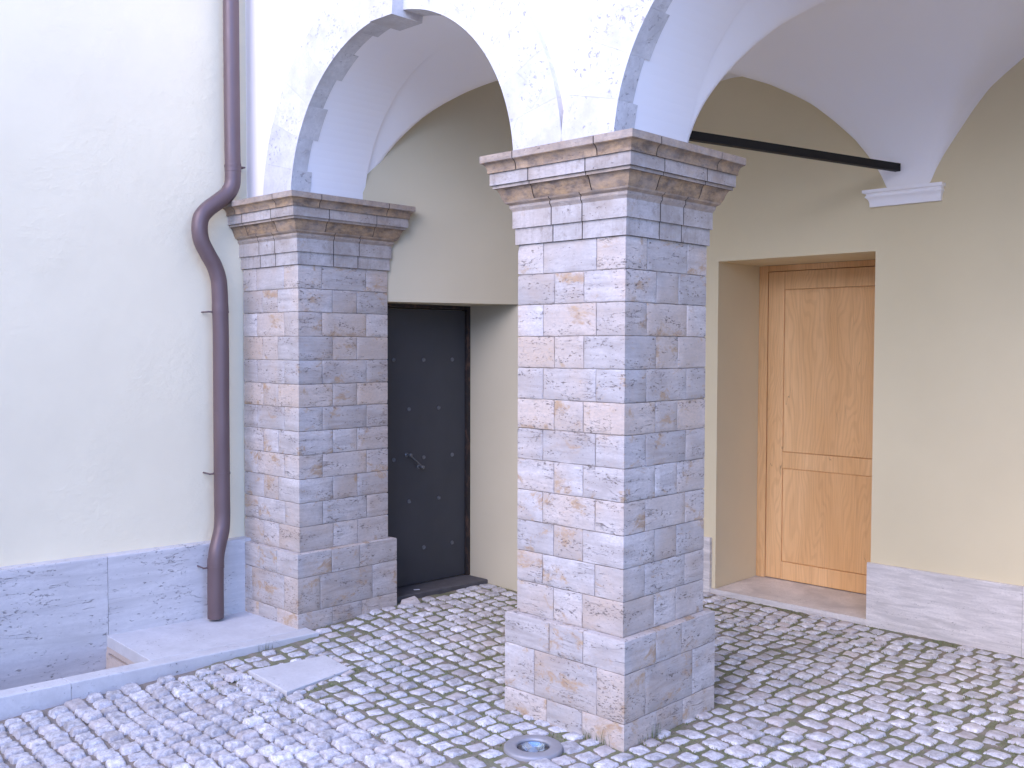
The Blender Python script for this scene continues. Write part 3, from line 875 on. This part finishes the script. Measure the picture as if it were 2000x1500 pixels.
def catmull(P, k=6):
    P = [Vector(p) for p in P]; out = []
    for i in range(len(P) - 1):
        p0 = P[max(0, i - 1)]; p1 = P[i]; p2 = P[i + 1]; p3 = P[min(len(P) - 1, i + 2)]
        # centripetal-ish: limit tangents on long spans
        L = (p2 - p1).length
        def tan(a, b, c):
            d1 = (b - a).length or 1; d2 = (c - b).length or 1
            return ((b - a) / d1 * d2 + (c - b) / d2 * d1) / (d1 + d2)
        t1 = tan(p0, p1, p2) if i > 0 else (p2 - p1) / L
        t2 = tan(p1, p2, p3) if i < len(P) - 2 else (p2 - p1) / L
        for j in range(k):
            s = j / k
            h00 = 2 * s ** 3 - 3 * s ** 2 + 1; h10 = s ** 3 - 2 * s ** 2 + s; h01 = -2 * s ** 3 + 3 * s ** 2; h11 = s ** 3 - s ** 2
            out.append(p1 * h00 + t1 * L * h10 + p2 * h01 + t2 * L * h11)
    out.append(P[-1]); return out
path = catmull(raw)
RP = 0.0455
w = MB(); w.tube(path, RP, 28)
par(w, 'pipe', M_PIPE, dp, smooth=True, autos=60)
# socket joints
def nearest(z): return min(range(len(path)), key=lambda i: abs(path[i].z - z))
for z in (2.62, 1.80, 0.34):
    i = nearest(z); p = path[i]; t = (path[max(0, i - 1)] - path[min(len(path) - 1, i + 1)]).normalized()
    w = MB()
    w.tube([p + t * a for a in (0.0, 0.001, 0.03, 0.05)], [RP + .0002, RP + .0016, RP + .0016, RP + .0004], 28, cap=False)
    par(w, 'socket', M_PIPE, dp, smooth=True, autos=40)
wn = Vector((1, -.117, 0)).normalized()
for z, side in ((2.655, 1), (1.806, -1), (0.881, -1), (0.345, -1)):
    i = nearest(z); p = path[i].copy()
    w = MB()
    n_ = 28
    w.lathe([(RP + .0005, -0.006), (RP + .003, -0.006), (RP + .003, 0.006), (RP + .0005, 0.006)], p, (path[i - 1] - path[i + 1]).normalized(), 32)
    # strap ear and screw to the wall
    yy = Vector((0.117, 1, 0)).normalized() * side
    back_ = p - wn * (p - Vector((wallx(p.y) if z > .5 else skx(p.y), p.y, p.z))).dot(wn)
    e0 = p + yy * (RP - .002); e1 = p + yy * (RP + .030)
    w.tube([e0, e1], 0.0048, 8); w.tube([e1 - yy * .004, back_ + yy * (RP + .026)], 0.0048, 8)
    par(w, 'pipe_bracket', M_PIPE, dp, smooth=True, autos=40)

# ------------------------------------------------------------------ paving
def hash3(ix, iy, iz):
    h = (ix * 374761393 + iy * 668265263 + iz * 2147483647) & 0xffffffff
    h = ((h ^ (h >> 13)) * 1274126177) & 0xffffffff
    return ((h ^ (h >> 16)) & 0xffff) / 65535.0
def vnoise(x, y, seed=0):
    xi = np.floor(x).astype(np.int64); yi = np.floor(y).astype(np.int64)
    fx = x - xi; fy = y - yi; fx = fx * fx * (3 - 2 * fx); fy = fy * fy * (3 - 2 * fy)
    a = hash3(xi, yi, seed); b = hash3(xi + 1, yi, seed); c = hash3(xi, yi + 1, seed); d = hash3(xi + 1, yi + 1, seed)
    return (a * (1 - fx) + b * fx) * (1 - fy) + (c * (1 - fx) + d * fx) * fy
def fbm(x, y, seed=0, oct=4, gain=0.5):
    s = 0; a = 1; t = 0
    for o in range(oct):
        s = s + a * vnoise(x * 2 ** o + 13.1 * o, y * 2 ** o + 7.7 * o, seed + o); t += a; a *= gain
    return s / t - 0.5
ROT = math.radians(-7)
ca, sa = math.cos(ROT), math.sin(ROT)
CX, CY = 0.0, 0.0
SLAB = [(-1.872, -0.566), (-1.806, -0.158), (-1.535, -0.198), (-1.478, -0.607)]
UPL = (-0.233, -0.277)
def inpoly(x, y, poly, grow=0.0):
    cx = sum(p[0] for p in poly) / len(poly); cy = sum(p[1] for p in poly) / len(poly)
    inside = False; n = len(poly)
    P = [(cx + (p[0] - cx) * (1 + grow), cy + (p[1] - cy) * (1 + grow)) for p in poly]
    for i in range(n):
        (x1, y1), (x2, y2) = P[i], P[(i + 1) % n]
        if (y1 > y) != (y2 > y) and x < (x2 - x1) * (y - y1) / (y2 - y1) + x1: inside = not inside
    return inside
stones = []
v_ = -3.3
while v_ < 3.0:
    zone_f = None
    pitch = rnd.uniform(0.093, 0.103) if v_ > -0.74 else rnd.uniform(0.080, 0.091)
    u_ = -3.2 + rnd.uniform(0, .1)
    while u_ < 4.2:
        xx = ca * u_ - sa * v_; yy = sa * u_ + ca * v_
        front = yy < -0.62 + 0.10 * (fbm(np.array([xx * 1.3]), np.array([3.0]), 5)[0]) * 4
        L = rnd.gauss(0.098, 0.009) if not front else rnd.gauss(0.096, 0.013)
        if rnd.random() < 0.06: L *= 1.45
        L = max(0.072, L)
        cu = u_ + L / 2; cv = v_ + pitch / 2 + rnd.uniform(-.004, .004)
        x = ca * cu - sa * cv; y = sa * cu + ca * cv
        wq = fbm(np.array([x * 2.1, y * 2.1 + 40]), np.array([y * 2.1, x * 2.1]), 91, 2); x += 0.03 * wq[0]; y += 0.028 * wq[1]
        gap = rnd.uniform(0.009, 0.021) if not front else rnd.uniform(0.006, 0.013)
        ok = (x > kx_out(min(y, 0.0)) + 0.036) if y < 0.06 else (x > endx(max(y, .3)) + .03 or (x > -2.36 and 0.66 < y < 1.42 and x > -2.19))
        if y > YW - 0.055 and not (0): ok = False
        if y > YW: ok = False
        if -0.60 < x < 0.01 and 0.0 < y < 0.57: ok = False
        if -2.85 < x < -2.22 and -0.03 < y < 0.62: ok = False
        if inpoly(x, y, SLAB, 0.22): ok = False
        if math.hypot(x - UPL[0], y - UPL[1]) < 0.135: ok = False
        if x > 3.6 or y < -2.9: ok = False
        if ok: stones.append((x, y, (L - gap) / 2, (pitch - gap * .85) / 2, ROT + rnd.gauss(0, .04), front))
        u_ += L
    v_ += pitch
# little fillers round the plate and the lamp
for k in range(4):
    p, q = SLAB[k], SLAB[(k + 1) % 4]
    cx = sum(a[0] for a in SLAB) / 4; cy = sum(a[1] for a in SLAB) / 4
    ex, ey = q[0] - p[0], q[1] - p[1]; Ls = math.hypot(ex, ey); nxn, nyn = ey / Ls, -ex / Ls
    if (nxn * (p[0] - cx) + nyn * (p[1] - cy)) < 0: nxn, nyn = -nxn, -nyn
    s = 0.0
    while s < Ls - .02:
        l = rnd.uniform(.05, .10)
        stones.append((p[0] + ex * (s + l / 2) / Ls + nxn * .026, p[1] + ey * (s + l / 2) / Ls + nyn * .026, l / 2 - .004, .019, math.atan2(ey, ex), True)); s += l
NG = 17
gu = np.linspace(-1, 1, NG)
# denser toward the edges
gu = np.sign(gu) * np.abs(gu) ** 0.72
U, Vv = np.meshgrid(gu, gu); U = U.ravel(); Vv = Vv.ravel()
m_ = np.maximum(np.abs(U), np.abs(Vv))
N = len(stones)
S = np.array([s[:5] for s in stones]); FR = np.array([s[5] for s in stones])
allv = np.zeros((N, NG * NG, 3), dtype=np.float32)
tint = np.zeros((N, 3), dtype=np.float32)
for i in range(N):
    x, y, a, b, r = S[i]; fr = FR[i]
    k = rnd.uniform(0.18, 0.42)
    uu = U * np.sqrt(1 - k * Vv ** 2 * 0.5); vv = Vv * np.sqrt(1 - k * U ** 2 * 0.5)
    ang = np.arctan2(Vv, U)
    sd = int(rnd.random() * 9999)
    wob = 1 + (fbm(np.cos(ang) * 2.2 + 9, np.sin(ang) * 2.2 + 9, sd, 3, .6)) * (0.20 if fr else 0.24) * m_
    skx_, sky_ = rnd.uniform(-.12, .12), rnd.uniform(-.12, .12)
    lx = (uu + skx_ * vv) * wob * a; ly = (vv + sky_ * uu) * wob * b
    if fr:
        dome = 0.006 * (1 - m_ ** 3); edge = -0.022 * np.clip((m_ - 0.80 + 0.25 * fbm(lx * 60 + sd, ly * 60, sd + 3, 2)) / 0.18, 0, 1) ** 0.9
        ns = fbm(lx * 34 + sd, ly * 34, sd, 5, .72) * 0.024
        h0 = rnd.gauss(0.000, 0.0035)
    else:
        dome = 0.007 * (1 - m_ ** 2.5); edge = -0.022 * np.clip((m_ - 0.80) / 0.20, 0, 1) ** 1.3
        ns = fbm(lx * 30 + sd, ly * 30, sd, 4, .5) * 0.009
        h0 = rnd.gauss(0.001, 0.0025)
    tiltx, tilty = rnd.gauss(0, .035), rnd.gauss(0, .035)
    lz = dome + edge + ns * (1 - 0.3 * m_) + h0 + tiltx * lx + tilty * ly - 0.004
    c_, s_ = math.cos(r), math.sin(r)
    gxw = x + c_ * lx - s_ * ly; gyw = y + s_ * lx + c_ * ly
    allv[i, :, 0] = gxw; allv[i, :, 1] = gyw; allv[i, :, 2] = lz + gz_np(gxw, gyw)
    warm = 0.0
    if rnd.random() < 0.22: warm = rnd.uniform(.2, .9)
    if fr and rnd.random() < .3: warm = max(warm, rnd.uniform(.2, .5))
    tint[i] = (min(1, max(0, rnd.gauss(.55, .2))), warm, rnd.random())
q = np.arange(NG * NG).reshape(NG, NG)
fq = np.stack([q[:-1, :-1], q[:-1, 1:], q[1:, 1:], q[1:, :-1]], -1).reshape(-1, 4)
faces = (fq[None] + (np.arange(N) * NG * NG)[:, None, None]).reshape(-1, 4)
def np_mesh(name, verts, faces, mat, tint_loops=None, smooth=True):
    me = bpy.data.meshes.new(name)
    nv, nf = len(verts), len(faces); k = faces.shape[1]
    me.vertices.add(nv); me.vertices.foreach_set('co', verts.astype(np.float32).ravel())
    me.loops.add(nf * k); me.loops.foreach_set('vertex_index', faces.astype(np.int32).ravel())
    me.polygons.add(nf); me.polygons.foreach_set('loop_start', (np.arange(nf) * k).astype(np.int32))
    me.update(calc_edges=True)
    if smooth: me.polygons.foreach_set('use_smooth', np.ones(nf, dtype=bool))
    if tint_loops is not None:
        ca_ = me.color_attributes.new('tint', 'FLOAT_COLOR', 'CORNER')
        arr = np.ones((nf * k, 4), dtype=np.float32); arr[:, :3] = tint_loops
        ca_.data.foreach_set('color', arr.ravel())
    me.materials.append(mat)
    o = bpy.data.objects.new(name, me); col.objects.link(o); return o
tl = np.repeat(tint, len(fq) * 4, axis=0)
cob = np_mesh('cobblestone_pavement', allv.reshape(-1, 3), faces, M_COB, tl)
tag(cob, kind='structure')
# joint bed between the stones
st_ = 0.0115
bx = np.arange(-2.75, 3.7, st_); by = np.arange(-3.0, 2.42, st_)
BX, BY = np.meshgrid(bx, by)
zone = np.clip((BY + 0.70 + 0.12 * fbm(BX * 1.3, BY * 0 + 3, 5)) / 0.16, 0, 1)
BZ = gz_np(BX, BY) + (-0.0195 + 0.0125 * zone) + fbm(BX * 26, BY * 26, 77, 4, .6) * (0.006 + 0.008 * zone) + fbm(BX * 4, BY * 4, 31, 2) * 0.007 * zone
nyb, nxb = BX.shape
qi = np.arange(nyb * nxb).reshape(nyb, nxb)
bf = np.stack([qi[:-1, :-1], qi[:-1, 1:], qi[1:, 1:], qi[1:, :-1]], -1).reshape(-1, 4)
cxm = BX.ravel()[bf].mean(1); cym = BY.ravel()[bf].mean(1)
keep = (np.hypot(cxm - UPL[0], cym - UPL[1]) > 0.112) & (cxm > (-2.104 + 0.109 * (np.minimum(cym, 0.0) + 0.011)) - 0.03) | ((np.hypot(cxm - UPL[0], cym - UPL[1]) > 0.112) & (cym > 0.0))
bf = bf[keep]
bed = np_mesh('joint_soil', np.stack([BX.ravel(), BY.ravel(), BZ.ravel()], -1), bf, M_JOINT)
tag(bed, kind='structure')
# wide ground reaching the horizon
w = MB()
w.quad((3.6, -90, -0.03), (90, -90, -0.03), (90, 90, -0.03), (3.6, 90, -0.03))
w.quad((-2.75, -90, -0.03), (3.6, -90, -0.03), (3.6, -2.95, -0.03), (-2.75, -2.95, -0.03)) if False else w.quad((-2.2, -90, -0.03), (3.6, -90, -0.03), (3.6, -2.95, -0.03), (-2.2, -2.95, -0.03))
w.quad((-90, -90, -0.03), (-2.2, -90, -0.03), (-2.2, -5.3, -0.03), (-90, -5.3, -0.03))
w.quad((-90, -5.3, -0.03), (-3.6, -5.3, -0.03), (-3.6, 90, -0.03), (-90, 90, -0.03))
w.quad((-3.6, 2.8, -0.03), (3.6, 2.8, -0.03), (3.6, 90, -0.03), (-3.6, 90, -0.03))
tag(w.build('ground', M_GROUND), kind='structure')
# cover plate
w = MB()
zc = float(gz(-1.67, -0.38))
w.bevel_prism([SLAB[0], SLAB[3], SLAB[2], SLAB[1]], zc - 0.03, zc + 0.008, 0.003, (0.7, 0.0, 0.7))
tag(w.build('cover_slab', M_TOP), 'square pale stone cover slab set flush among the cobbles', 'cover slab')
# moss blades in the joints
nb = 42000
px = rng.uniform(-2.3, 2.2, nb * 3); py = rng.uniform(-0.95, 2.36, nb * 3)
pat = fbm(px * 5, py * 5, 55, 3) + 0.25 * np.clip((py + 0.6) / .3, -2, 0)
sel = pat > 0.0; px, py = px[sel], py[sel]
# reject points on stones
gi = {}
for i in range(N): gi.setdefault((int(math.floor(S[i, 0] / .12)), int(math.floor(S[i, 1] / .12))), []).append(i)
keepi = []
for j in range(len(px)):
    X_, Y_ = px[j], py[j]; hit = False
    if (X_ < kx_out(min(Y_, 0)) + .004 and Y_ < 0.02) or (-.63 < X_ < .045 and -.045 < Y_ < .625) or (-2.9 < X_ < -2.22 and -.04 < Y_ < .68): continue
    if Y_ > .3 and X_ < endx(Y_): 
        if not (.7 < Y_ < 1.42 and X_ > -2.20): continue
    if inpoly(X_, Y_, SLAB, .05) or math.hypot(X_ - UPL[0], Y_ - UPL[1]) < .122: continue
    ix, iy = int(math.floor(X_ / .12)), int(math.floor(Y_ / .12))
    for a in (-1, 0, 1):
        for b in (-1, 0, 1):
            for i in gi.get((ix + a, iy + b), ()):
                dx, dy = X_ - S[i, 0], Y_ - S[i, 1]; c_, s_ = math.cos(S[i, 4]), math.sin(S[i, 4])
                if abs(c_ * dx + s_ * dy) < S[i, 2] * .93 and abs(-s_ * dx + c_ * dy) < S[i, 3] * .93: hit = True; break
            if hit: break
        if hit: break
    if not hit: keepi.append(j)
    if len(keepi) >= nb: break
px = px[keepi]; py = py[keepi]; nb = len(px)
hz = rng.uniform(.004, .012, nb); an = rng.uniform(0, 2 * math.pi, nb); wd = rng.uniform(.0015, .003, nb)
lean = rng.uniform(0, .009, nb); la = rng.uniform(0, 2 * math.pi, nb)
bz = gz_np(px, py) - 0.006
mv = np.zeros((nb, 3, 3))
mv[:, 0, 0] = px - np.cos(an) * wd; mv[:, 0, 1] = py - np.sin(an) * wd; mv[:, 0, 2] = bz
mv[:, 1, 0] = px + np.cos(an) * wd; mv[:, 1, 1] = py + np.sin(an) * wd; mv[:, 1, 2] = bz
mv[:, 2, 0] = px + np.cos(la) * lean; mv[:, 2, 1] = py + np.sin(la) * lean; mv[:, 2, 2] = bz + hz
mt = np.repeat(np.stack([rng.random(nb), (rng.random(nb) < .4) * rng.random(nb), rng.random(nb)], -1), 3, axis=0)
moss = np_mesh('moss', mv.reshape(-1, 3), np.arange(nb * 3).reshape(-1, 3), M_MOSS, mt, False)
tag(moss, kind='stuff'); moss['label'] = 'short green moss and grass growing in the cobble joints'; moss['category'] = 'moss'

# ------------------------------------------------------------------ grass tufts at the pillar foot
def tuft(name, label, base, direction, length, n, out):
    w = MB()
    d = Vector(direction)
    for _ in range(n):
        p = Vector(base) + d * rnd.uniform(0, length) + Vector(out) * rnd.uniform(0.002, 0.012)
        h = rnd.uniform(.024, .075) * (1.0 if rnd.random() < .4 else .65); ln = Vector((rnd.uniform(-1, 1), rnd.uniform(-1, 1), 0)) * rnd.uniform(.0, .016) + Vector(out) * .003
        a = rnd.uniform(0, math.pi); wv = Vector((math.cos(a), math.sin(a), 0)) * rnd.uniform(.0008, .0016)
        pts = []
        for k in range(5):
            f = k / 4; c = p + Vector((0, 0, h * f)) + ln * f * f; ww = wv * (1 - f * .92)
            pts += [c - ww, c + ww]
        w.add(pts, [(2 * k, 2 * k + 1, 2 * k + 3, 2 * k + 2) for k in range(4)], (rnd.uniform(0, .35), rnd.choice([0, 0, .5]), .5))
    o = w.build(name, M_MOSS); tag(o, label, 'grass tuft', 'grass tufts growing at the foot of stones')
tuft('grass_tuft', 'thin grass tuft against the front face of the nearer pillar plinth', (-.17, -.040, -0.004), (1, 0, 0), .14, 42, (0, -1, 0))
tuft('grass_tuft', 'thin grass tuft against the shaded right face of the nearer pillar plinth', (.040, .05, -0.004), (0, 1, 0), .15, 38, (1, 0, 0))
tuft('grass_tuft', 'small weeds growing along the outer foot of the light well kerb', (kx_out(-.35) + .002, -.35, -0.02), (0.109, 1, 0), .09, 26, (1, 0, 0))

# ------------------------------------------------------------------ recessed ground lamp
ul = thing('ground_uplight', 'round recessed ground lamp with metal ring and glass in front of the nearer pillar', 'lamp', (UPL[0], UPL[1], 0))
c = (UPL[0], UPL[1], 0)
w = MB(); w.lathe([(.118, -.03), (.1185, .002), (.116, .0085), (.110, .0115), (.082, .0135), (.071, .0125), (.0675, .009), (.066, .002), (.066, -.045)], c, (0, 0, 1), 72)
par(w, 'bezel_ring', M_BEZEL, ul, smooth=True, autos=50)
w = MB(); w.lathe([(.066, .000), (.060, -.006), (.050, -.013), (.036, -.019), (.020, -.022), (.0, -.023)], c, (0, 0, 1), 48)
t = NT('polished_reflector'); co = t.co()
refl = t.fin((0.86, 0.90, 0.93), 0.2, t.bump(t.noise(co, 34, 2, 0.5), 0.55, 0.008), metal=1.0)
par(w, 'reflector', refl, ul, smooth=True)
w = MB(); w.lathe([(.018, -.022), (.019, -.010), (.015, -.004), (.008, -.001), (.0, .000)], c, (0, 0, 1), 32)
par(w, 'bulb', simple('frosted_bulb', (.8, .82, .85), .25, 0, .03), ul, smooth=True)
w = MB(); w.lathe([(.0665, .004), (.050, .0068), (.030, .0085), (.0, .009)], c, (0, 0, 1), 48)
t = NT('clear_glass'); tr = t.new('ShaderNodeBsdfTransparent'); tr.inputs[0].default_value = (.86, .93, .96, 1)
gl = t.new('ShaderNodeBsdfGlossy'); gl.inputs['Roughness'].default_value = .04
fr_ = t.new('ShaderNodeFresnel'); fr_.inputs[0].default_value = 1.5
mx = t.new('ShaderNodeMixShader'); t.link(t.math('ADD', fr_.outputs[0], .05), mx.inputs[0]); t.link(tr.outputs[0], mx.inputs[1]); t.link(gl.outputs[0], mx.inputs[2]); t.link(mx.outputs[0], t.out.inputs[0])
par(w, 'lamp_glass', t.m, ul, smooth=True)

# ------------------------------------------------------------------ unseen house added behind the camera to block low sky light
M_BLOCKER = plaster('plaster_blocker', (0.62, 0.58, 0.50), 0.05, 40, 0.04)
def blocker_house(name, label, x0, y0, x1, y1, h, face, n):
    root = thing(name, label, 'building', ((x0 + x1) / 2, (y0 + y1) / 2, 0))
    w = MB(); w.box(x0, y0, -0.2, x1, y1, h); par(w, 'wall', M_BLOCKER, root)
    w = MB(); w.box(x0 - .3, y0 - .3, h + .001, x1 + .3, y1 + .3, h + .25); par(w, 'eaves', M_WOODD, root)
    for k in range(n):
        for z in (1.2, 4.1):
            w = MB()
            if face == 'y':
                c = x0 + (x1 - x0) * (k + .5) / n
                w.box(c - .5, y1 + .001, z, c + .5, y1 + .05, z + 1.5)
            else:
                c = y0 + (y1 - y0) * (k + .5) / n
                w.box(x0 - .05, c - .5, z, x0 - .001, c + .5, z + 1.5)
            par(w, 'window_shutter', M_PIPE, root)
blocker_house('sky_blocker_house', 'unseen cream house added opposite the arcade to shade the low sky', -6, -16, 14, -12, 4.2, 'y', 5)

# ------------------------------------------------------------------ light
world = bpy.data.worlds.new('World'); scene.world = world; world.use_nodes = True
nt = world.node_tree; bg = nt.nodes['Background']
sky = nt.nodes.new('ShaderNodeTexSky'); sky.sky_type = 'NISHITA'; sky.sun_disc = False
SUN = Vector((0.07, -0.80, 0.46)).normalized()
sky.sun_elevation = math.asin(SUN.z); sky.sun_rotation = math.atan2(SUN.x, SUN.y)
sky.air_density = 1.0; sky.dust_density = 0.0; sky.ozone_density = 5.0
tintn = nt.nodes.new('ShaderNodeMix'); tintn.data_type = 'RGBA'; tintn.blend_type = 'MULTIPLY'; tintn.inputs[0].default_value = 1.0
tintn.inputs[7].default_value = (0.91, 0.885, 1.17, 1.0)          # cool white balance of the photograph
nt.links.new(sky.outputs[0], tintn.inputs[6]); nt.links.new(tintn.outputs[2], bg.inputs[0])
scene.cycles.diffuse_bounces = 8; scene.cycles.max_bounces = 12; bg.inputs[1].default_value = 0.15
L = bpy.data.lights.new('sun', 'SUN'); L.energy = 0.9; L.angle = math.radians(60); L.color = (1.0, 0.81, 0.64)
lo = bpy.data.objects.new('sun', L); col.objects.link(lo); lo.location = (0, -5, 9)
lo.rotation_euler = SUN.to_track_quat('Z', 'Y').to_euler()

# ------------------------------------------------------------------ camera
yaw, pitch, roll = 0.764924263, 0.0367870511, 0.00266330393
fw = Vector((-math.sin(yaw), math.cos(yaw), 0)); rr = Vector((math.cos(yaw), math.sin(yaw), 0)); uu = Vector((0, 0, 1))
Fv = fw * math.cos(pitch) - uu * math.sin(pitch); Uv = fw * math.sin(pitch) + uu * math.cos(pitch)
Rv = rr * math.cos(roll) + Uv * math.sin(roll); U2 = -rr * math.sin(roll) + Uv * math.cos(roll)
cam = bpy.data.cameras.new('camera'); cam.lens = 36 * 1935.08 / 2000; cam.sensor_width = 36; cam.clip_end = 500; cam.clip_start = 0.05
cobj = bpy.data.objects.new('camera', cam); col.objects.link(cobj)
mtx = Matrix((Rv, U2, -Fv)).transposed().to_4x4(); mtx.translation = Vector((2.40659, -3.15493, 1.6)); cobj.matrix_world = mtx
scene.camera = cobj
scene.view_settings.view_transform = 'Standard'; scene.view_settings.look = 'None'; scene.view_settings.gamma = 1.0
scene.view_settings.exposure = 2.3
